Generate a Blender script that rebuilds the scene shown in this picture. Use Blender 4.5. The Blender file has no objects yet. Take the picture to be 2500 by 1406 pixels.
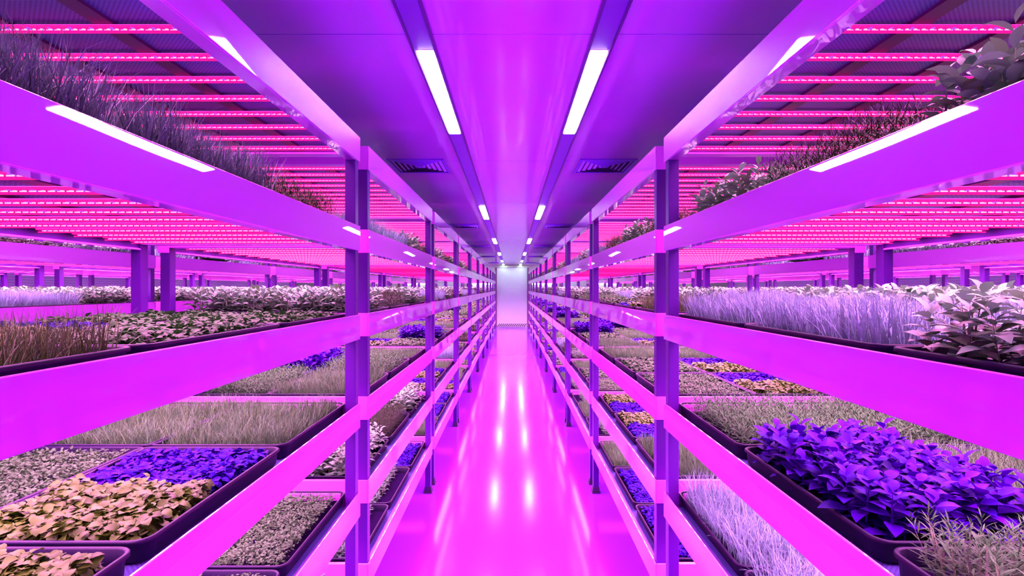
import bpy, bmesh, math, random
import numpy as np
from mathutils import Matrix

# ------------------------------------------------------------------ units
S = 0.5                 # one tier spacing in metres; everything below is written in tiers
F = 4.37                # eye height above the floor (tiers)
rng = np.random.default_rng(7)
random.seed(7)
sc = bpy.context.scene
COL = sc.collection

TIER = [1.7, 0.7, -0.3, -1.3, -2.3, -3.3]    # shelf beam tops, relative to eye level
X0, X1 = 1.715, 4.24                          # rack, aisle face and outer face
ROWP = 5.955                                  # row pitch
LEN, PIT, Y00 = 4.90, 5.24, 0.89              # rack length, pitch, start of rack 0
CEIL = 2.6
YW = 57.6
XW = 24.5
def Z(z): return (z + F) * S

# ------------------------------------------------------------------ materials
def mat(name, color=(.8, .8, .8), rough=.5, spec=.5, coat=0.0, emit=None, strength=0, island=None, metallic=0):
    m = bpy.data.materials.new(name); m.use_nodes = True
    nt = m.node_tree; b = nt.nodes['Principled BSDF']
    b.inputs['Base Color'].default_value = (*color, 1)
    b.inputs['Roughness'].default_value = rough
    b.inputs['Specular IOR Level'].default_value = spec
    b.inputs['Metallic'].default_value = metallic
    b.inputs['Coat Weight'].default_value = coat
    b.inputs['Coat Roughness'].default_value = .04
    if emit:
        b.inputs['Emission Color'].default_value = (*emit, 1)
        b.inputs['Emission Strength'].default_value = strength
    if island:
        g = nt.nodes.new('ShaderNodeNewGeometry')
        r = nt.nodes.new('ShaderNodeValToRGB')
        r.color_ramp.interpolation = 'LINEAR'
        els = r.color_ramp.elements
        n = len(island)
        for i, c in enumerate(island):
            e = els[i] if i < 2 else els.new(i / (n - 1))
            e.position = i / (n - 1); e.color = (*c, 1)
        nt.links.new(g.outputs['Random Per Island'], r.inputs[0])
        nt.links.new(r.outputs[0], b.inputs['Base Color'])
    return m

def bump(m, scale, strength, dist=.02, stretch=(1, 1, 1), coord='Object', detail=2):
    nt = m.node_tree; b = nt.nodes['Principled BSDF']
    tc = nt.nodes.new('ShaderNodeTexCoord'); mp = nt.nodes.new('ShaderNodeMapping')
    mp.inputs['Scale'].default_value = stretch
    no = nt.nodes.new('ShaderNodeTexNoise'); no.inputs['Scale'].default_value = scale
    no.inputs['Detail'].default_value = detail
    bp = nt.nodes.new('ShaderNodeBump'); bp.inputs['Strength'].default_value = strength
    bp.inputs['Distance'].default_value = dist
    nt.links.new(tc.outputs[coord], mp.inputs[0]); nt.links.new(mp.outputs[0], no.inputs['Vector'])
    nt.links.new(no.outputs['Fac'], bp.inputs['Height'])
    nt.links.new(bp.outputs[0], b.inputs['Normal'])
    nt.links.new(bp.outputs[0], b.inputs['Coat Normal'])
    return m

def lines(m, axis, pitch, width, dark, coord='Object', depth=0.0):
    """thin grooves across a surface every PITCH metres along AXIS"""
    nt = m.node_tree; b = nt.nodes['Principled BSDF']
    tc = nt.nodes.new('ShaderNodeTexCoord'); sp = nt.nodes.new('ShaderNodeSeparateXYZ')
    nt.links.new(tc.outputs[coord], sp.inputs[0])
    mo = nt.nodes.new('ShaderNodeMath'); mo.operation = 'FLOORED_MODULO'; mo.inputs[1].default_value = pitch
    nt.links.new(sp.outputs[axis], mo.inputs[0])
    lt = nt.nodes.new('ShaderNodeMath'); lt.operation = 'LESS_THAN'; lt.inputs[1].default_value = width
    nt.links.new(mo.outputs[0], lt.inputs[0])
    mx = nt.nodes.new('ShaderNodeMix'); mx.data_type = 'RGBA'
    mx.inputs[6].default_value = b.inputs['Base Color'].default_value
    mx.inputs[7].default_value = (*dark, 1)
    nt.links.new(lt.outputs[0], mx.inputs[0]); nt.links.new(mx.outputs[2], b.inputs['Base Color'])
    return m

M = {}
M['beam'] = bump(mat('painted_steel_beam', (.92, .115, .90), .32, .4, coat=1.0), 1.1, .14, .02, (1, .6, 1.3))
def tilt_coat(m, along, up):
    # coat normal skewed off the flat face to shift where lamp reflections fall
    nt = m.node_tree; b = nt.nodes['Principled BSDF']; bp = [n for n in nt.nodes if n.type == 'BUMP'][0]
    a = nt.nodes.new('ShaderNodeVectorMath'); a.operation = 'ADD'; a.inputs[1].default_value = (0, along, up)
    c = nt.nodes.new('ShaderNodeVectorMath'); c.operation = 'NORMALIZE'
    nt.links.new(bp.outputs[0], a.inputs[0]); nt.links.new(a.outputs[0], c.inputs[0]); nt.links.new(c.outputs[0], b.inputs['Coat Normal'])
M['beamtop'] = M['beam'].copy(); M['beamtop'].name = 'painted_steel_top_beam'
tilt_coat(M['beam'], .022, .11); tilt_coat(M['beamtop'], .13, -.01)
for k in ('beam', 'beamtop'): M[k].node_tree.nodes['Principled BSDF'].inputs['Coat Roughness'].default_value = .015
M['cross'] = mat('painted_steel_crossbeam', (.78, .10, .86), .3)
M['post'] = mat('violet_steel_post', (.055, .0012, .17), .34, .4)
M['foot'] = mat('black_rubber', (.03, .01, .06), .6)
M['panel'] = mat('perforated_shelf_pan', (.105, .12, .42), .5)
M['rib'] = mat('shelf_rib', (.08, .02, .09), .5)
M['tray'] = mat('black_plastic', (.004, .001, .020), .5, .18)
M['mat_'] = mat('growing_mat', (.008, .003, .02), .9, 0)
M['floor'] = bump(mat('epoxy_floor', (.30, .028, .85), .14, .5, coat=.3), 2.2, .05, .01, (1, .35, 1))
M['floor'].node_tree.nodes['Principled BSDF'].inputs['Coat Roughness'].default_value = .12
M['ceil'] = mat('glossy_ceiling_panel', (.72, .26, .85), .16, .6, coat=.4)
lines(M['ceil'], 1, 2.62 * S * 2, .006, (.18, .05, .6))
bump(M['ceil'], 1.6, .10, .02, (1, .5, 1))
M['wall'] = lines(mat('ribbed_wall_panel', (.86, .8, .92), .4), 2, .14 * S, .008, (.35, .2, .5))
M['endwall'] = lines(mat('ribbed_end_wall', (.45, .9, .38), .4), 2, .14 * S, .008, (.4, .4, .4))
M['door'] = lines(mat('roller_shutter', (.48, .95, .52), .25, .5), 2, .14 * S, .008, (.45, .4, .48))
M['frame'] = mat('dark_door_frame', (.16, .10, .14), .4)
M['trunk'] = mat('perforated_trunking', (.16, .04, .42), .4)
M['vent'] = mat('ceiling_vent_metal', (.25, .08, .7), .35)
M['ventdark'] = mat('vent_dark', (.06, .01, .12), .7)
M['lampbody'] = mat('lamp_housing', (.75, .6, .8), .3)
M['lamp'] = mat('lamp_diffuser', (.9, .9, .9), .5, emit=(1, .84, 1), strength=26)
M['housing'] = mat('led_bar_housing', (.25, .05, .3), .4)
M['glow'] = mat('red_led_halo', (.06, .002, .01), .8, .05, emit=(1, .006, .24), strength=1.6)  # red halo around the diodes, built as glowing boxes along the bar
M['diode'] = mat('led_diode', (.9, .9, .9), .5, emit=(1, .27, 1), strength=2.4)
M['blue'] = mat('blue_led', (.1, .05, .8), .5, emit=(.16, .05, 1), strength=1.6)
M['line'] = mat('led_line', (.1, .02, .1), .8, .05, emit=(1, .07, .65), strength=2.4)
for k in ('glow', 'blue', 'diode', 'line'):
    M[k].cycles.emission_sampling = 'NONE'

def perforate(m, dark, pitch):
    nt = m.node_tree; b = nt.nodes['Principled BSDF']
    tc = nt.nodes.new('ShaderNodeTexCoord')
    mp = nt.nodes.new('ShaderNodeMapping'); mp.inputs['Rotation'].default_value = (0, 0, math.radians(45))
    v = nt.nodes.new('ShaderNodeTexVoronoi'); v.inputs['Randomness'].default_value = 0
    v.inputs['Scale'].default_value = 1 / pitch
    nt.links.new(tc.outputs['Object'], mp.inputs[0]); nt.links.new(mp.outputs[0], v.inputs['Vector'])
    r = nt.nodes.new('ShaderNodeMapRange')
    r.inputs['From Min'].default_value = .30; r.inputs['From Max'].default_value = .42
    nt.links.new(v.outputs['Distance'], r.inputs['Value'])
    mx = nt.nodes.new('ShaderNodeMix'); mx.data_type = 'RGBA'
    mx.inputs[6].default_value = (*dark, 1); mx.inputs[7].default_value = b.inputs['Base Color'].default_value
    nt.links.new(r.outputs[0], mx.inputs[0]); nt.links.new(mx.outputs[2], b.inputs['Base Color'])
perforate(M['panel'], (.05, .01, .12), .0125 * S * 1.6)
perforate(M['trunk'], (.06, .01, .16), .018 * S)

def plant(name, cols, rough=.5, spec=.12):
    k = TINT[name]
    m = mat(name, rough=rough, spec=spec, island=[tuple(c*q for c, q in zip(col, k)) for col in cols])
    nt = m.node_tree; b = nt.nodes['Principled BSDF']; out = nt.nodes['Material Output']
    t = nt.nodes.new('ShaderNodeBsdfTranslucent'); x = nt.nodes.new('ShaderNodeMixShader'); x.inputs[0].default_value = .16
    nt.links.new(b.inputs['Base Color'].links[0].from_socket, t.inputs[0])
    nt.links.new(b.outputs[0], x.inputs[1]); nt.links.new(t.outputs[0], x.inputs[2]); nt.links.new(x.outputs[0], out.inputs[0])
    return m
TINT = {'lilac_grass': (0.603, 0.727, 0.572), 'brown_blades': (0.286, 0.408, 0.260), 'dusky_grass': (0.478, 0.580, 0.554), 'tan_grass': (0.223, 0.408, 0.309), 'needle_herb': (0.113, 0.280, 0.114), 'broad_leaf': (0.425, 0.608, 0.545), 'purple_broad_leaf': (0.220, 0.002, 0.279), 'clover_leaf': (0.058, 0.164, 0.056), 'microgreen_leaf': (0.107, 0.175, 0.109), 'purple_leaf': (0.108, 0.002, 0.256), 'tan_lettuce_leaf': (0.111, 0.189, 0.056), 'dark_fine_herb': (0.154, 0.272, 0.154), 'pale_bush_leaf': (0.162, 0.247, 0.196)}
P = {}
P['lilac'] = plant('lilac_grass', [(.16, .26, .30), (.26, .42, .50), (.20, .30, .46), (.30, .46, .62)])
P['brown'] = plant('brown_blades', [(.10, .15, .06), (.16, .26, .10), (.24, .30, .16), (.20, .30, .05)])
P['violetgrass'] = plant('dusky_grass', [(.10, .15, .14), (.20, .32, .30), (.15, .20, .24)])
P['tan'] = plant('tan_grass', [(.16, .26, .10), (.28, .46, .22), (.24, .34, .08), (.32, .50, .30)])
P['needle'] = plant('needle_herb', [(.12, .20, .10), (.26, .46, .24), (.34, .60, .34)])
P['broad'] = plant('broad_leaf', [(.16, .28, .14), (.26, .50, .28), (.20, .30, .12), (.36, .62, .40)], .4, .22)
P['purplebroad'] = plant('purple_broad_leaf', [(.05, .003, .40), (.11, .005, .62), (.16, .008, .8)], .5, .03)
P['clover'] = plant('clover_leaf', [(.18, .34, .14), (.26, .50, .22), (.32, .62, .28)])
P['micro'] = plant('microgreen_leaf', [(.20, .40, .16), (.32, .64, .28), (.40, .8, .36)])
P['purple'] = plant('purple_leaf', [(.08, .004, .50), (.16, .006, .75), (.22, .008, .85)], .5, .03)
P['lettuce'] = plant('tan_lettuce_leaf', [(.24, .36, .08), (.40, .60, .16), (.48, .74, .20)], .4)
P['dill'] = plant('dark_fine_herb', [(.05, .08, .02), (.10, .16, .05), (.08, .10, .05)])
P['white'] = plant('pale_bush_leaf', [(.22, .36, .24), (.38, .70, .44), (.30, .50, .40)])
P['stem'] = mat('plant_stem', (.14, .22, .10), .5)

# ------------------------------------------------------------------ mesh helpers
class MB:
    def __init__(s): s.v = []; s.f = []; s.m = []
    def box(s, x0, x1, y0, y1, z0, z1, mi=0, skip=()):
        n = len(s.v)
        s.v += [(x0,y0,z0),(x1,y0,z0),(x1,y1,z0),(x0,y1,z0),(x0,y0,z1),(x1,y0,z1),(x1,y1,z1),(x0,y1,z1)]
        fs = {'b':(0,3,2,1),'t':(4,5,6,7),'f':(0,1,5,4),'r':(1,2,6,5),'k':(2,3,7,6),'l':(3,0,4,7)}
        for k, f in fs.items():
            if k in skip: continue
            s.f.append(tuple(n + i for i in f)); s.m.append(mi)
    def quad(s, a, b, c, d, mi=0):
        n = len(s.v); s.v += [a, b, c, d]; s.f.append((n, n+1, n+2, n+3)); s.m.append(mi)
    def mesh(s, name, mats, bev=0, smooth=False, segs=2):
        me = bpy.data.meshes.new(name)
        me.from_pydata([(x*S, y*S, z*S) for x, y, z in s.v], [], s.f)
        me.polygons.foreach_set('material_index', s.m)
        for m in mats: me.materials.append(m)
        if bev:
            bm = bmesh.new(); bm.from_mesh(me)
            bmesh.ops.bevel(bm, geom=list(bm.edges), offset=bev*S, segments=segs, affect='EDGES', profile=.5)
            bm.to_mesh(me); bm.free()
        me.update()
        return me

def obj(name, me, parent=None, loc=(0, 0, 0), rz=0):
    o = bpy.data.objects.new(name, me); COL.objects.link(o)
    if parent: o.parent = parent
    o.location = loc
    if rz: o.rotation_euler = (0, 0, rz)
    return o
def tag(o, label=None, cat=None, group=None, kind=None):
    if label: o['label'] = label
    if cat: o['category'] = cat
    if group: o['group'] = group
    if kind: o['kind'] = kind
    return o
def struct(name, mb, mats, bev=0, label=None):
    me = mb.mesh(name, mats, bev)
    me.transform(Matrix.Translation((0, 0, F * S)))
    return tag(obj(name, me), label, None, None, 'structure')

# ------------------------------------------------------------------ room
b = MB(); b.box(-XW, XW, -8, YW, -F-.1, -F); struct('floor', b, [M['floor']], label='glossy magenta epoxy floor of the aisles')
b = MB(); b.box(-XW, XW, -8, YW, CEIL, CEIL+.1); struct('ceiling', b, [M['ceil']], label='glossy violet panelled ceiling')
b = MB(); b.box(-XW-.2, -XW, -8, YW, -F-.1, CEIL+.1); struct('wall_left', b, [M['wall']], label='wall of narrow horizontal panels beyond the left racks')
b = MB(); b.box(XW, XW+.2, -8, YW, -F-.1, CEIL+.1); struct('wall_right', b, [M['wall']], label='wall of narrow horizontal panels beyond the right racks')
b = MB(); b.box(-XW-.2, XW+.2, YW, YW+.2, -F-.1, CEIL+.1); struct('wall_back', b, [M['endwall']], label='ribbed wall across the end of the aisle')
b = MB(); b.box(-XW-.2, XW+.2, -8.2, -8, -F-.1, CEIL+.1); struct('wall_front', b, [M['wall']], label='wall behind the camera')

def door(n, xc, hw, top, label):
    b = MB(); b.box(xc-hw, xc+hw, YW-.06, YW-.005, -F+.01, top)
    root = struct('door_%d' % n, b, [M['door']], label=label)
    if n == 1:
        b = MB(); z0, z1 = -F+.04, -F+.36; x = -hw; w = .115
        b.quad((-hw, YW-.07, z0), (hw, YW-.07, z0), (hw, YW-.07, z1), (-hw, YW-.07, z1), 0)
        while x < hw - .3:
            b.quad((x, YW-.074, z0), (x+w, YW-.074, z0), (x+w+.28, YW-.074, z1), (x+.28, YW-.074, z1), 1); x += 2*w
        me = b.mesh('hazard_stripe', [M['door'], mat('hazard_black', (.03, .015, .03), .5)])
        me.transform(Matrix.Translation((0, 0, F*S)))
        obj('hazard_stripe', me, root)['label'] = 'dark diagonal hazard stripes'
    for s in (-1, 1):
        b = MB(); x = xc + s*(hw+.1)
        b.box(x-.11, x+.11, YW-.16, YW-.005, -F+.005, top)
        me = b.mesh('door_frame', [M['frame']], .01); me.transform(Matrix.Translation((0, 0, F*S)))
        obj('door_frame', me, root)
    b = MB(); b.box(xc-hw-.21, xc+hw+.21, YW-.16, YW-.005, top, top+.12)
    me = b.mesh('door_header', [M['endwall']], .01); me.transform(Matrix.Translation((0, 0, F*S)))
    obj('door_header', me, root)
    return root
door(1, 0, 1.70, 2.3, 'pale roller shutter door at the end of the central aisle')
door(2, -7.0, 1.45, 1.9, 'pale shutter door in end wall behind the left racks')
door(3, 7.0, 1.45, 1.9, 'pale shutter door in end wall behind the right racks')
for n, s in ((1, -1), (2, 1)):
    b = MB(); b.box(s*12.7-.12, s*12.7+.12, YW-.12, YW, -F+.005, CEIL)
    struct('trim_%d' % n, b, [M['frame']], label='dark upright on end wall beyond the %s racks' % ('left' if s < 0 else 'right'))

# ------------------------------------------------------------------ ceiling fixtures
ORD = ['first', 'second', 'third', 'fourth', 'fifth', 'sixth', 'seventh', 'eighth', 'ninth', 'tenth']
SIDE = {-1: 'left', 1: 'right'}
LY = [5.52 + 10.55*k for k in range(5)] + [54.4]
for s in (-1, 1):
    b = MB(); x = s*.945
    segs = [(-7.9, LY[0])] + [(LY[k]+3.02, LY[k+1]) for k in range(5)]
    for y0, y1 in segs: b.box(x-.105, x+.105, y0+.01, y1-.01, CEIL-.030, CEIL-.006, 0)
    for dx in (-1, 1): b.box(min(x+dx*.105, x+dx*.13), max(x+dx*.105, x+dx*.13), -7.9, YW-.02, CEIL-.045, CEIL-.003, 1)
    me = b.mesh('lighting_track', [M['trunk'], M['post']]); me.transform(Matrix.Translation((0, 0, F*S)))
    tag(obj('lighting_track', me), 'long perforated track on ceiling %s of the aisle centre' % SIDE[s], 'lighting track', 'perforated ceiling tracks')
hb = MB(); hb.box(-.103, .103, 0, 3.02, -.03, -.004); h_me = hb.mesh('housing', [M['lampbody']], .006)
db = MB(); db.box(-.092, .092, .05, 2.97, -.052, -.031); d_me = db.mesh('diffuser', [M['lamp']], .015, segs=1)
for s in (-1, 1):
    for k in range(6):
        r = obj('ceiling_light', None, None, (s*.945*S, LY[k]*S, Z(CEIL)))
        tag(r, '%s white linear ceiling light along the %s track from the front' % (ORD[k], SIDE[s]), 'ceiling light', 'linear ceiling lights')
        obj('housing', h_me, r); obj('diffuser', d_me, r)['label'] = 'glowing white diffuser'
for s in (-1, 1):  # unseen lamps added to brighten the outer rows and side walls
    for x, where in ((5.01, 'inner track over the aisle behind the %s racks'), (6.90, 'outer track over the aisle behind the %s racks'),
                     (11.9, 'over the second aisle behind the %s racks'), (19.5, 'along the wall beyond the %s racks')):
        for k in range(6):
            r = obj('ceiling_light', None, None, (s*x*S, LY[k]*S, Z(CEIL)))
            tag(r, '%s added ceiling light from the front, %s' % (ORD[k], where % SIDE[s]), 'ceiling light', 'added ceiling lights over the outer aisles')
            obj('housing', h_me, r); obj('diffuser', d_me, r)['label'] = 'glowing white diffuser'
# square air diffusers
fb = MB(); h = .58
for a, c in ((-h, -h+.05), (h-.05, h)):
    fb.box(a, c, -h, h, -.03, 0); fb.box(-h+.05, h-.05, a, c, -.03, 0)
vf = fb.mesh('frame', [M['vent']])
bb = MB(); bb.box(-h+.05, h-.05, -h+.05, h-.05, -.008, -.002); vb = bb.mesh('backing', [M['ventdark']])
lb = MB()
for q in range(5):
    o_ = h-.07-q*.10; i_ = o_-.055
    for rot in range(4):
        pts = [(-o_, -o_, -.012), (o_, -o_, -.012), (i_, -i_, -.034), (-i_, -i_, -.034)]
        ca, sa = [(1, 0), (0, 1), (-1, 0), (0, -1)][rot]
        lb.quad(*[(x*ca-y*sa, x*sa+y*ca, z) for x, y, z in pts])
lb.box(-.07, .07, -.07, .07, -.034, -.02)
vl = lb.mesh('louvre', [M['vent']])
for s in (-1, 1):
    for k in range(5):
        r = obj('ceiling_vent', None, None, (s*1.95*S, (10.87+10.48*k)*S, Z(CEIL-.003)))
        tag(r, '%s square louvred ceiling vent from the front, above the %s racks' % (ORD[k], SIDE[s]), 'vent', 'square ceiling vents')
        obj('frame', vf, r); obj('backing', vb, r); obj('louvre', vl, r)
# bright linear lights on the end wall
wb = MB(); wb.box(-1.2, 1.2, -.10, -.02, -.05, .05); wm = wb.mesh('diffuser', [M['lamp']], .02)
wb = MB(); wb.box(-1.25, 1.25, -.02, 0, -.12, .12); wh = wb.mesh('housing', [M['lampbody']])
for x, where in ((-3.3, 'nearer the left of the door'), (3.3, 'nearer the right of the door'), (-10.8, 'farther left along the wall'), (10.8, 'farther right along the wall')):
    r = obj('wall_light', None, None, (x*S, (YW-.005)*S, Z(.48)))
    tag(r, 'long white light on the end wall, ' + where, 'wall light', 'long lights on the end wall')
    obj('housing', wh, r); obj('diffuser', wm, r)

# ------------------------------------------------------------------ rack meshes (origin: aisle-face corner at floor, x to the outside)
W = X1 - X0
def shelf_mb(b, far=False):
    """pan and ribs of one shelf; z = 0 at the beam top"""
    b.box(.10, W-.10, .10, LEN-.10, -.165, -.125, 0)
    for x in (.63, 1.23, 1.83): b.box(x-.055, x+.055, .12, LEN-.12, -.185, -.165, 1)
b = MB(); shelf_mb(b); me_shelf = b.mesh('shelf', [M['panel'], M['rib']])
def side_mb(b, x0, sg, m0=0, m1=1):
    # thin folded face plate, bottom flange, end caps and the dark channel behind it
    def bx(xa, xb, *r):
        a_, c_ = sorted((x0+sg*xa, x0+sg*xb)); b.box(a_, c_, *r)
    bx(0, .018, 0, LEN, -.28, 0, m0)
    bx(.0185, .13, 0, .02, -.28, -.001, m0); bx(.0185, .13, LEN-.02, LEN, -.28, -.001, m0)
    bx(.0185, .13, .0205, LEN-.0205, -.28, -.262, m0)
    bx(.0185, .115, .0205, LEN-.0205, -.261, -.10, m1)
b = MB(); side_mb(b, 0, 1); me_side = b.mesh('side_beam', [M['beam'], M['post']], .004, segs=1)
b = MB(); side_mb(b, 0, 1); me_sidetop = b.mesh('side_beam', [M['beamtop'], M['post']], .004, segs=1)
b = MB(); b.box(.131, W-.131, 0, .05, -.22, -.005); b.box(.131, W-.131, .051, .13, -.22, -.17); me_cross = b.mesh('cross_beam', [M['cross']], .005, segs=1)
b = MB(); shelf_mb(b); side_mb(b, 0, 1, 2, 4); side_mb(b, W, -1, 2, 4)
b.box(.131, W-.131, 0, .05, -.22, -.005, 3); b.box(.131, W-.131, LEN-.05, LEN, -.22, -.005, 3)
me_farshelf = b.mesh('shelf', [M['panel'], M['rib'], M['beam'], M['cross'], M['post']])
b = MB(); b.box(-.058, .058, -.058, .058, .10, F+TIER[0]-.02); me_post = b.mesh('post', [M['post']], .008)
b = MB(); b.box(-.085, .085, -.085, .085, .002, .04); b.box(-.07, .07, -.07, .07, .04, .13); me_foot = b.mesh('foot', [M['foot']], .006)
# one LED bar, length along x
def strip(b, y, kind):
    x0, x1, z = .15, W-.15, -.190
    b.box(x0, x1, y-.02, y+.02, z, z+.004, 0)
    if kind == 'fine':
        b.box(x0+.02, x1-.02, y-.028, y+.028, z-.014, z-.002, 1)
        b.box(x0+.02, x1-.02, y-.006, y+.006, z-.036, z-.0235, 1)
        n = int((x1-x0-.06)/.024)
        for i in range(n):
            x = x0+.03+i*.024
            if i % 5 == 2: b.box(x-.007, x+.007, y-.022, y+.022, z-.018, z-.012, 3, ('t',))
            yy = y + (.0055 if i % 2 else -.0055)
            b.box(x-.0075, x+.0075, yy-.005, yy+.005, z-.023, z-.016, 2, ('t',))
    elif kind == 'mid':
        b.box(x0+.02, x1-.02, y-.020, y+.020, z-.032, z-.002, 1)
        b.box(x0+.03, x1-.03, y-.005, y+.005, z-.036, z-.032, 2, ('t',))
SY = [.27 + .36*i for i in range(13)]
b = MB(); strip(b, 0, 'fine'); me_strip = b.mesh('led_bar', [M['housing'], M['glow'], M['diode'], M['blue']])
b = MB()
for y in SY: strip(b, y, 'mid')
me_strips = b.mesh('led_bars', [M['housing'], M['glow'], M['line']])

GLS = []
for sp, en in ((140, 150), (152, 197), (168, 245), (168, 275)):
    GL = bpy.data.lights.new('grow_light', 'AREA'); GL.shape = 'RECTANGLE'
    GL.size = (W-.34)*S; GL.size_y = (LEN-.3)*S; GL.color = (1, .213, .79); GL.energy = en; GL.spread = math.radians(sp); GLS.append(GL)
def grow_light(side, x, y, zt, row):
    GL = GLS[3] if row > 1 else GLS[0] if zt > 1 else GLS[1] if zt > 0 else GLS[2]
    # the downward light of one shelf's LED bars, in the plane of the bars
    o = bpy.data.objects.new('grow_light', GL); COL.objects.link(o)
    o.location = (side*(x+W/2)*S, (y+LEN/2)*S, Z(zt-.186))
def rack(side, row, j, full, led_tiers):
    """row 1 is beside the central aisle"""
    x = X0 + ROWP*(row-1); y = Y00 + PIT*j
    r = obj('grow_rack', None)
    r.location = (side*x*S, y*S, 0)
    if side < 0: r.scale = (-1, 1, 1)
    for px in (.077, W-.077):
        for py in (.067, LEN-.067):
            p = obj('post', me_post, r, (px*S, py*S, 0))
            if row == 1 and j < 7: obj('foot', me_foot, p)
    for k, zt in enumerate(TIER):
        s_ = obj('shelf', me_shelf if full else me_farshelf, r, (0, 0, Z(zt)))
        if full:
            ms = me_sidetop if k == 0 else me_side
            obj('side_beam', ms, s_); obj('side_beam', ms, s_, (W*S, LEN*S, 0), math.pi)
            obj('cross_beam', me_cross, s_); obj('cross_beam', me_cross, s_, (W*S, LEN*S, 0), math.pi)
        if k in led_tiers:
            if full and k < 2:
                for yy in SY: obj('led_bar', me_strip, s_, (0, yy*S, 0))
            else:
                obj('led_bars', me_strips, s_)
        if k in led_tiers: grow_light(side, x, y, zt, row)
    return r

for side in (-1, 1):
    for j in range(0, 10):
        r = rack(side, 1, j, j <= 3, (0, 1, 2, 3, 4))
        tag(r, '%s six-tier grow rack from the front, %s side of the central aisle' % (ORD[j], SIDE[side]), 'grow rack', 'grow racks lining the central aisle')
    r = rack(side, 1, -1, False, (0, 1, 2, 3, 4))
    tag(r, 'grow rack on the %s side of the aisle, beside and behind the viewpoint' % SIDE[side], 'grow rack', 'grow racks lining the central aisle')
    for row in (2, 3):
        for j in range(0 if row == 2 else 1, 10):
            r = rack(side, row, j, False, (0, 1))
            tag(r, '%s grow rack from the front in the %s row behind the %s aisle racks' % (ORD[j], ('next', 'outermost')[row-2], SIDE[side]), 'grow rack', 'grow racks in the rows behind')

# ------------------------------------------------------------------ foliage
def blade(w, bend, segs=4, base=.75):
    v = []; f = []
    for i in range(segs):
        t = i/segs; hw = w*.5*(base + (1-base)*min(1, t*3))*(1-t**2.2)
        x = bend*t*t
        v += [(x, -hw, t), (x, hw, t)]
    v.append((bend, 0, 1-.25*abs(bend)))
    for i in range(segs-1): f.append((2*i, 2*i+1, 2*i+3, 2*i+2))
    n = 2*(segs-1); f.append((n, n+1, n+2, n+2))
    return np.array(v, float), f
def leaf(w, curl=.3, fold=.12, segs=4, peak=.45, stalk=.12, ruffle=0, pw=.8):
    """leaf pointing along +x in the xy plane, normal +z, length 1"""
    v = [(0, 0, 0)]; f = []
    rows = []
    for i in range(1, segs):
        t = stalk + (1-stalk)*(i-.35)/(segs-.35)
        u = i/segs
        hw = w*.5*math.sin(math.pi*min(1, u**(math.log(.5)/math.log(peak))))**pw
        z = -curl*t*t + .25*curl*t
        rf = ruffle*(1 if i % 2 else -1)
        n = len(v)
        v += [(t, -hw, z+fold*hw+rf), (t, 0, z), (t, hw, z+fold*hw-rf)]
        rows.append(n)
    tip = len(v); v.append((1, 0, -curl*.9))
    a = rows[0]; f += [(0, a, a+1, a+1), (0, a+1, a+2, a+2)]
    for p, q in zip(rows, rows[1:]): f += [(p, q, q+1, p+1), (p+1, q+1, q+2, p+2)]
    a = rows[-1]; f += [(a, tip, a+1, a+1), (a+1, tip, a+2, a+2)]
    return np.array(v, float), f

class Fol:
    """collects many instances of small templates as numpy arrays"""
    def __init__(s): s.V = []; s.F = []; s.Mi = []; s.n = 0
    def add(s, tpl, pos, yaw, pitch, scale, mi=0, roll=None):
        V, Fc = tpl; N = len(pos)
        if N == 0: return
        scale = np.broadcast_to(np.asarray(scale, float), (N,))
        P_ = V[None]*scale[:, None, None]
        if roll is not None:
            c, q = np.cos(roll)[:, None], np.sin(roll)[:, None]
            x, y, z = P_[..., 0], P_[..., 1], P_[..., 2]
            P_ = np.stack([x, y*c-z*q, y*q+z*c], -1)
        c, q = np.cos(pitch)[:, None], np.sin(pitch)[:, None]     # raise +x towards +z
        x, y, z = P_[..., 0], P_[..., 1], P_[..., 2]
        P_ = np.stack([x*c-z*q, y, x*q+z*c], -1)
        c, q = np.cos(yaw)[:, None], np.sin(yaw)[:, None]
        x, y, z = P_[..., 0], P_[..., 1], P_[..., 2]
        P_ = np.stack([x*c-y*q, x*q+y*c, z], -1) + np.asarray(pos)[:, None, :]
        nv = len(V); Fa = np.array(Fc)
        s.V.append(P_.reshape(-1, 3))
        s.F.append((Fa[None]+(np.arange(N)*nv)[:, None, None]).reshape(-1, 4)+s.n)
        s.Mi.append(np.full(N*len(Fc), mi)); s.n += N*nv
    def arrays(s): return np.concatenate(s.V), np.concatenate(s.F), np.concatenate(s.Mi)

def mesh_from(name, V, Fq, Mi, mats, smooth=True):
    tri = Fq[:, 2] == Fq[:, 3]
    cnt = np.where(tri, 3, 4)
    keep = np.ones(Fq.shape, bool); keep[tri, 3] = False
    me = bpy.data.meshes.new(name)
    me.vertices.add(len(V)); me.vertices.foreach_set('co', (V*S).astype(np.float32).ravel())
    me.loops.add(int(cnt.sum())); me.loops.foreach_set('vertex_index', Fq[keep].astype(np.int32))
    me.polygons.add(len(Fq))
    st = np.concatenate([[0], np.cumsum(cnt)[:-1]])
    me.polygons.foreach_set('loop_start', st.astype(np.int32))
    me.polygons.foreach_set('material_index', Mi.astype(np.int32))
    me.polygons.foreach_set('use_smooth', np.full(len(Fq), smooth))
    for m in mats: me.materials.append(m)
    me.update(calc_edges=True)
    me.validate()
    return me

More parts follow.
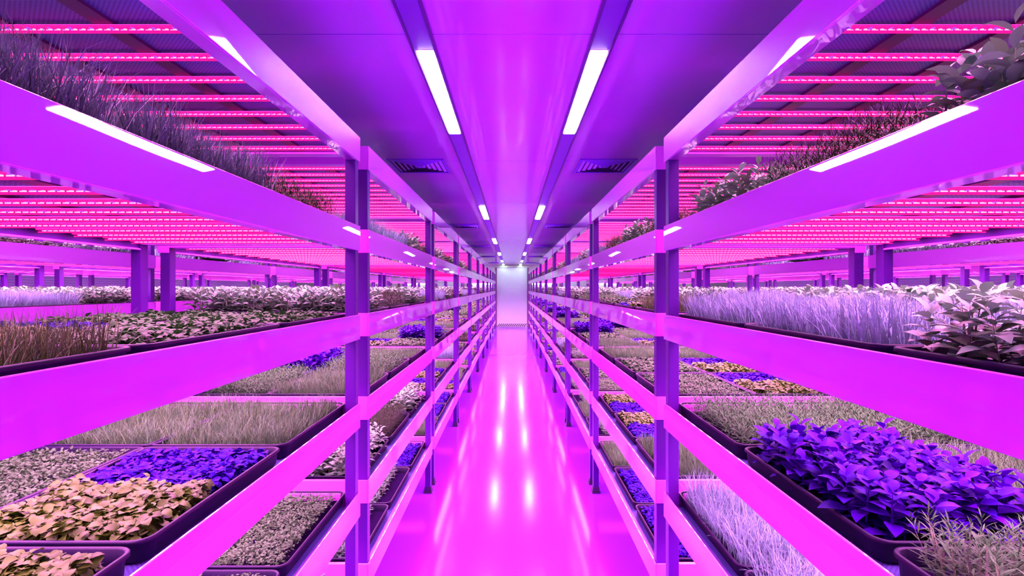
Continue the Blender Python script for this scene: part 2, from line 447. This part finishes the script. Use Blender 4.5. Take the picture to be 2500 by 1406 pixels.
HX, HY = .52, .72
def U(n, a, b): return rng.uniform(a, b, n)
def ground(n, x0=-HX, x1=HX, y0=-HY, y1=HY):
    return np.stack([U(n, x0, x1), U(n, y0, y1), np.full(n, -.085)], -1)
def jgrid(nx, ny, jit, x0=-HX, x1=HX, y0=-HY, y1=HY, z=-.085):
    gx, gy = np.meshgrid((np.arange(nx)+.5)/nx, (np.arange(ny)+.5)/ny)
    n = nx*ny
    return np.stack([x0+(gx.ravel()+U(n, -jit, jit)/nx)*(x1-x0), y0+(gy.ravel()+U(n, -jit, jit)/ny)*(y1-y0), np.full(n, z)], -1)

# every crop returns Fol; d = detail 1 near, small for the distance
def c_grass(h, w, n, bendmax, lean, d, clump=0):
    f = Fol(); n = int(n*d); wd = w/math.sqrt(d)
    p = ground(n)
    if clump:
        c = ground(clump); p = c[rng.integers(0, clump, n)] + np.concatenate([rng.normal(0, .035, (n, 2)), np.zeros((n, 1))], 1)
        p[:, 0] = np.clip(p[:, 0], -HX-.02, HX+.02); p[:, 1] = np.clip(p[:, 1], -HY-.02, HY+.02)
    g = rng.integers(0, 4, n)
    wave = .9+.1*np.sin(p[:, 0]*7+1)*np.cos(p[:, 1]*5)
    for i, bd in enumerate((.05, .25*bendmax, .6*bendmax, bendmax)):
        q = g == i; m = q.sum()
        f.add(blade(wd/h, bd, 4 if d > .5 else 3), p[q], U(m, 0, 6.283), -np.abs(rng.normal(0, lean, m)), h*U(m, .72, 1.08)*wave[q])
    return f
def c_stems(ns, h, per, tpl, ll, d, zstart=.1, pitch=(.2, .9), lean=.12, x0=-HX, x1=HX, top=1.0, wsc=1, stem=True):
    f = Fol(); ns = max(6, int(ns*d)); k = int(per)
    nx = max(2, int(math.sqrt(ns*(x1-x0)/(2*HY)))); ny = max(2, int(ns/nx))
    p = jgrid(nx, ny, .45, x0+.03, x1-.03, -HY+.03, HY-.03); n = len(p)
    hh = h*U(n, .8, 1.12); la = U(n, 0, 6.28); lm = np.abs(rng.normal(0, lean, n))
    dirx, diry = np.cos(la)*lm, np.sin(la)*lm
    if stem:
        f.add(blade(.016/h*wsc, .01, 2), p, la, -lm, hh, 1)
    for i in range(k):
        t = zstart+(1-zstart)*(i+U(n, 0, .6))/k
        z = t*hh
        q = p + np.stack([dirx*z, diry*z, z], -1)
        size = ll/math.sqrt(d)*U(n, .75, 1.15)*(1.05-.45*t**3)
        yaw = i*2.399+U(n, -.4, .4)+la
        pi = pitch[0]+(pitch[1]-pitch[0])*t**2*1.0+U(n, -.25, .25)
        f.add(tpl, q, yaw, pi, size, 0, U(n, -.3, .3))
    return f
def c_round(n, h0, h1, r, d, tpl, y0=-HY, y1=HY, mi=0, f=None, tilt=.35, stemless=False):
    f = f or Fol(); n = int(n*d); 
    p = ground(n, -HX+.045, HX-.045, y0+.02, y1-.02)
    bumps = .5+.5*np.sin(p[:, 0]*13+mi)*np.sin(p[:, 1]*11+2)
    p[:, 2] += h0+(h1-h0)*U(n, 0, 1)**.7*(.55+.45*bumps)
    f.add(tpl, p, U(n, 0, 6.283), rng.normal(.15, tilt, n), r/math.sqrt(d)*U(n, .7, 1.2), mi, rng.normal(0, .25, n))
    return f
L_ov = leaf(.46, .35, .25, 4); L_wide = leaf(.62, .30, .25, 4); L_needle = leaf(.13, .25, 0, 2, .5)
L_round = leaf(.85, .4, .16, 5, .52, .12, 0, .5); L_ruf = leaf(.85, .6, .20, 6, .55, .06, .02, .45); L_small = leaf(.6, .3, .1, 3)
L_star = leaf(.34, .2, .1, 3)
L_low = leaf(.8, .3, .1, 2)
def crop(key, d=1.0):
    lo = d < .5
    if key == 'lilac':  return c_grass(.40, .0085, 3600, .55, .16, d), [P['lilac']]
    if key == 'dusky':  return c_grass(.46, .0085, 6500, .6, .17, d), [P['violetgrass']]
    if key == 'brown':  return c_grass(.34, .0055, 5200, .45, .20, d), [P['brown']]
    if key == 'tan':    return c_grass(.25, .0062, 5200, .5, .25, d), [P['tan']]
    if key == 'tanlow': return c_grass(.19, .0060, 5200, .45, .22, d), [P['tan']]
    if key == 'dill':
        f = c_stems(2000, .31, 12, leaf(.09, .1, 0, 2), .07, d*.9, .05, (.1, 1.2), .06, stem=False); return f, [P['dill'], P['stem']]
    if key == 'needle': return c_stems(620, .22, 13, L_needle, .09, d, .15, (.35, 1.1), .18, stem=False), [P['needle'], P['stem']]
    if key == 'rosemary': return c_stems(340, .29, 34, leaf(.12, .15, 0, 3, .5), .085, d, .1, (.3, 1.0), .22), [P['needle'], P['stem']]
    if key == 'broad':  return c_stems(125, .34, 14, L_ov if not lo else L_low, .15, d, .12, (.25, .9), .08), [P['broad'], P['stem']]
    if key == 'purplebroad': return c_stems(125, .30, 14, L_wide if not lo else L_low, .145, d, .1, (.2, .9), .14), [P['purplebroad'], P['purplebroad']]
    if key == 'clover': return c_round(3600, .03, .14, .050, d, L_round if not lo else L_low), [P['clover']]
    if key == 'micro':  return c_round(8000, .03, .12, .032, d, L_small if not lo else L_low, tilt=.5), [P['micro']]
    if key == 'purple': return c_round(3400, .02, .11, .052, d, L_round if not lo else L_low), [P['purple']]
    if key in ('splitA', 'splitB'):      # A: purple at the back, tan in front
        a, c = ((0, HY), (-HY, 0)) if key == 'splitA' else ((-HY, 0), (0, HY))
        t = L_ruf if not lo else L_low
        f = c_round(3400, .01, .12, .056, d, t, a[0]+.02, a[1], 0)
        c_round(3400, .02, .15, .058, d, t, c[0], c[1]-.02, 1, f)
        return f, [P['purple'], P['lettuce']]
    if key == 'bush':   return c_stems(260, .24, 12, L_star, .085, d, .2, (.1, .9), .25, x0=-HX+.02, x1=HX-.16), [P['white'], P['stem']]
    raise KeyError(key)

DESC = {'lilac': 'tall lilac grass', 'dusky': 'tall dusky grass', 'brown': 'brown-green blade', 'tan': 'tan grass', 'tanlow': 'short tan grass',
        'dill': 'fine dark herb', 'needle': 'needle-leaved herb', 'rosemary': 'rosemary-like herb', 'broad': 'broad-leaved plant', 'purplebroad': 'purple broad-leaved plant',
        'clover': 'round-leaved greens', 'micro': 'pale microgreen', 'purple': 'purple round-leaved', 'splitA': 'half purple half tan lettuce',
        'splitB': 'half tan half purple lettuce', 'bush': 'pale bushy herb'}
def split_part(arr, mi):
    V, Fq, Mi = arr; q = Mi == mi; Fs = Fq[q]; used = np.unique(Fs)
    mp = np.zeros(len(V), int); mp[used] = np.arange(len(used))
    return V[used], mp[Fs], np.zeros(len(Fs), int)
CROP = {}; LOW = {}
for key in DESC:
    f, mats = crop(key, 1.0); arr = f.arrays()
    if key.startswith('split'):
        CROP[key] = [('purple_foliage', mesh_from('purple_foliage', *split_part(arr, 0), [mats[0]]), 'purple lettuce leaves'),
                     ('tan_foliage', mesh_from('tan_foliage', *split_part(arr, 1), [mats[1]]), 'tan lettuce leaves')]
    else:
        CROP[key] = [('foliage', mesh_from('foliage', *arr, mats), None)]

# tray
def loop(hx, hy, r, z, n=4):
    out = []
    for cx, cy, a0 in ((hx-r, hy-r, 0), (-hx+r, hy-r, 90), (-hx+r, -hy+r, 180), (hx-r, -hy+r, 270)):
        for i in range(n+1):
            a = math.radians(a0+90*i/n); out.append((cx+r*math.cos(a), cy+r*math.sin(a), z))
    return out
TX, TY = .575, .785
def tray_arrays(n=4):
    prof = [(-.035, -.118, .06), (-.022, -.10, .07), (-.014, -.012, .08), (0, -.012, .085), (0, .004, .085), (-.006, .010, .08), (-.016, .010, .075), (-.022, .002, .07), (-.035, -.095, .06)]
    V = []; Fc = []; m = 4*(n+1)
    for d_, z, r in prof: V += loop(TX+d_, TY+d_, r, z, n)
    for i in range(len(prof)-1):
        for k in range(m):
            a = i*m+k; b_ = i*m+(k+1) % m; Fc.append((a, b_, b_+m, a+m))
    return V, Fc, m, len(prof)
V, Fc, m_, npf = tray_arrays()
me_tray = bpy.data.meshes.new('tray')
me_tray.from_pydata([(x*S, y*S, z*S) for x, y, z in V], [], Fc + [tuple(reversed(range(m_)))])
me_tray.materials.append(M['tray'])
for p in me_tray.polygons: p.use_smooth = len(p.vertices) == 4
me_soil = bpy.data.meshes.new('growing_mat')
me_soil.from_pydata([(x*S, y*S, z*S) for x, y, z in loop(TX-.034, TY-.034, .06, -.086)], [], [tuple(range(m_))])
me_soil.materials.append(M['mat_'])

# which crop stands where: MAP[side][k][j] = (near, middle, far) aisle column, then outer column
MAP = {
 -1: {
  1: {0: ('dusky dusky dill', 'dill dusky dill'), 1: ('lilac lilac broad', 'lilac dill broad'), 2: ('dill broad dill', 'broad dill broad'), 3: ('broad dill broad', 'dill broad lilac')},
  2: {0: ('brown clover clover', 'clover splitA clover'), 1: ('broad dill broad', 'broad broad broad'), 2: ('tan lilac broad', 'lilac lilac broad'), 3: ('dill broad lilac', 'broad tan broad')},
  3: {0: ('splitB splitA tan', 'clover micro tan'), 1: ('tan needle tanlow', 'needle purplebroad clover'), 2: ('clover purplebroad tanlow', 'splitA tanlow clover'), 3: ('tanlow micro splitA', 'tan clover purple')},
  4: {0: ('purple micro micro', 'tan clover micro'), 1: ('broad dill broad', 'broad tan needle'), 2: ('splitA splitA tanlow', 'splitB purple tan'), 3: ('lilac bush clover', 'broad lilac tan')},
  5: {0: ('purple bush bush', 'clover tan purple'), 1: ('bush bush purple', 'purple clover tan'), 2: ('tan purple purple', 'tan clover micro'), 3: ('splitA tanlow micro', 'purple tan clover')}},
 1: {
  1: {0: ('broad dill broad', 'broad broad dill'), 1: ('dill broad dill', 'broad dill dill'), 2: ('lilac broad lilac', 'dill lilac broad'), 3: ('lilac dill broad', 'broad lilac dill')},
  2: {0: ('broad lilac lilac', 'broad broad broad'), 1: ('brown splitA clover', 'lilac tan broad'), 2: ('clover tan broad', 'broad lilac broad'), 3: ('tan broad lilac', 'broad dill lilac')},
  3: {0: ('rosemary purplebroad needle', 'tan tan needle'), 1: ('micro clover tan', 'splitA splitA tan'), 2: ('tanlow clover purplebroad', 'splitA tan clover'), 3: ('tan micro tanlow', 'purplebroad tan splitA')},
  4: {0: ('tan lilac lilac', 'tan micro clover'), 1: ('tan splitB splitB', 'tan purple clover'), 2: ('micro clover tanlow', 'clover tan purple'), 3: ('bush dill lilac', 'tan broad micro')},
  5: {0: ('purple purple purple', 'micro tan clover'), 1: ('purple purple tan', 'tan clover purple'), 2: ('bush tan bush', 'clover micro tan'), 3: ('bush tanlow purple', 'micro tan clover')}}}
POOL = {1: ['lilac', 'dill', 'broad', 'dusky'], 2: ['broad', 'lilac', 'tan', 'broad', 'broad', 'lilac', 'dill'], 3: ['tan', 'micro', 'splitA', 'clover', 'tanlow', 'purplebroad', 'needle'],
        4: ['splitA', 'lilac', 'tan', 'bush', 'dill', 'micro', 'splitB'], 5: ['purple', 'tan', 'bush', 'micro', 'splitA', 'clover']}
ORDK = ['top', 'second', 'third', 'fourth', 'fifth', 'bottom']
def tray_xy(side, row, j, col, a):
    x = X0 + ROWP*(row-1) + (.145+TX if col == 0 else W-.145-TX+.0)
    y = Y00 + PIT*j + .06 + TY + .035 + a*1.61
    return side*x, y
def flipped(side, key, a): return side < 0 and key == 'bush'
far = []
COLN = ['aisle-side', 'outer']; AN = ['front', 'middle', 'rear']
for side in (-1, 1):
    for row in (1, 2, 3):
        for j in range(10):
            if row == 3 and j == 0: continue
            for k in range(1, 6):
                if row > 1 and k > 2: continue
                for col in (0, 1):
                    for a in range(3):
                        x, y = tray_xy(side, row, j, col, a)
                        if row == 1 and j in MAP[side][k]:
                            key = MAP[side][k][j][col].split()[a]
                        elif row == 2 and k == 2 and j in (0, 1, 2):
                            key = ('lilac', 'lilac', 'broad')[a] if j == 1 else ('broad' if j == 2 else 'lilac')
                            if side > 0: key = 'broad'
                        elif row == 1:
                            key = POOL[k][(j*7+a*3+col*5+k+(side > 0)*2+(j*a) % 4) % len(POOL[k])]
                        else:
                            key = POOL[k][(j*5+a*2+col+row) % len(POOL[k])]
                        near = (row == 1 and j <= 3) or (row == 2 and k == 2 and j in (1, 2, 3))
                        if not near:
                            far.append((x, y, TIER[k]+.003, key, side)); continue
                        r = obj('plant_tray', me_tray, None, (x*S, y*S, Z(TIER[k]+.003)))
                        if row == 1:
                            lab = '%s tray, %s %s, %s shelf down, %s %s rack' % (DESC[key], COLN[col], AN[a], ORDK[k], ORD[j], SIDE[side])
                        else:
                            lab = '%s tray, %s %s, third shelf, %s rack behind %s row' % (DESC[key], ('near-side', 'far-side')[col], AN[a], ORD[j], SIDE[side])
                        tag(r, lab, 'plant tray', 'planted trays on the grow racks')
                        obj('growing_mat', me_soil, r)
                        for nm, me, lb in CROP[key]:
                            rz = 0
                            if key in ('bush',): rz = math.pi if side > 0 else 0
                            elif not key.startswith('split') and (a+j+k) % 2: rz = math.pi
                            c = obj(nm, me, r, (0, 0, 0), rz)
                            if k == 1: c.scale = (1, 1, 1.22)
                            if lb: c['label'] = lb
# the many small trays in the distance: one object
mats = []; midx = {}
def mi_of(m):
    if m.name not in midx: midx[m.name] = len(mats); mats.append(m)
    return midx[m.name]
for key in DESC:
    f, ms = crop(key, .12 if key in ('tan', 'tanlow', 'dill', 'micro', 'needle', 'rosemary') else .3 if 'broad' in key else .15)
    Vv, Ff, Mm = f.arrays()
    LOW[key] = (Vv, Ff, np.array([mi_of(m) for m in ms])[Mm])
Vt, Ft, mm, npf = tray_arrays(1)
Vt = np.array(Vt); Ft = np.array(Ft); Vs = np.array(loop(TX-.034, TY-.034, .06, -.086, 1))
Fs = np.array([(0, 1, 2, 3), (0, 3, 4, 7), (4, 5, 6, 7)])
VV = []; FF = []; MM = []; n = 0
ti, si = mi_of(M['tray']), mi_of(M['mat_'])
for x, y, z, key, side in far:
    o_ = np.array([x, y, z])
    sx = -1 if (side > 0 and key == 'bush') else 1
    for Va, Fa, Ma in ((Vt, Ft, np.full(len(Ft), ti)), (Vs, Fs, np.full(3, si)), LOW[key]):
        VV.append(Va*np.array([sx, 1, 1])+o_); FF.append(Fa+n); MM.append(Ma); n += len(Va)
me = mesh_from('plant_trays', np.concatenate(VV), np.concatenate(FF), np.concatenate(MM), mats)
fo = obj('plant_trays', me, None, (0, 0, F*S))
tag(fo, 'distant planted trays on the racks far down the aisle and behind', 'plant trays', None, 'stuff')

# ------------------------------------------------------------------ camera, render look
cam = bpy.data.cameras.new('camera'); co = bpy.data.objects.new('camera', cam); COL.objects.link(co)
cam.sensor_width = 36; cam.lens = 18.0; cam.clip_start = .02; cam.clip_end = 200
co.location = (0, 0, F*S); co.rotation_euler = (math.radians(90), 0, 0)
sc.camera = co
w = bpy.data.worlds.new('world'); sc.world = w; w.use_nodes = True
w.node_tree.nodes['Background'].inputs[0].default_value = (0, 0, 0, 1)
w.node_tree.nodes['Background'].inputs[1].default_value = 0
sc.view_settings.view_transform = 'Standard'; sc.view_settings.look = 'None'
sc.view_settings.exposure = 0.0; sc.view_settings.gamma = 1; sc.view_settings.use_curve_mapping = False
cy = sc.cycles
cy.use_denoising = True
cy.max_bounces = 4; cy.diffuse_bounces = 3; cy.glossy_bounces = 2; cy.transmission_bounces = 0
cy.sample_clamp_indirect = 6; cy.sample_clamp_direct = 0
cy.use_light_tree = False; cy.adaptive_threshold = .2; cy.adaptive_min_samples = 16
cy.caustics_reflective = False; cy.caustics_refractive = False
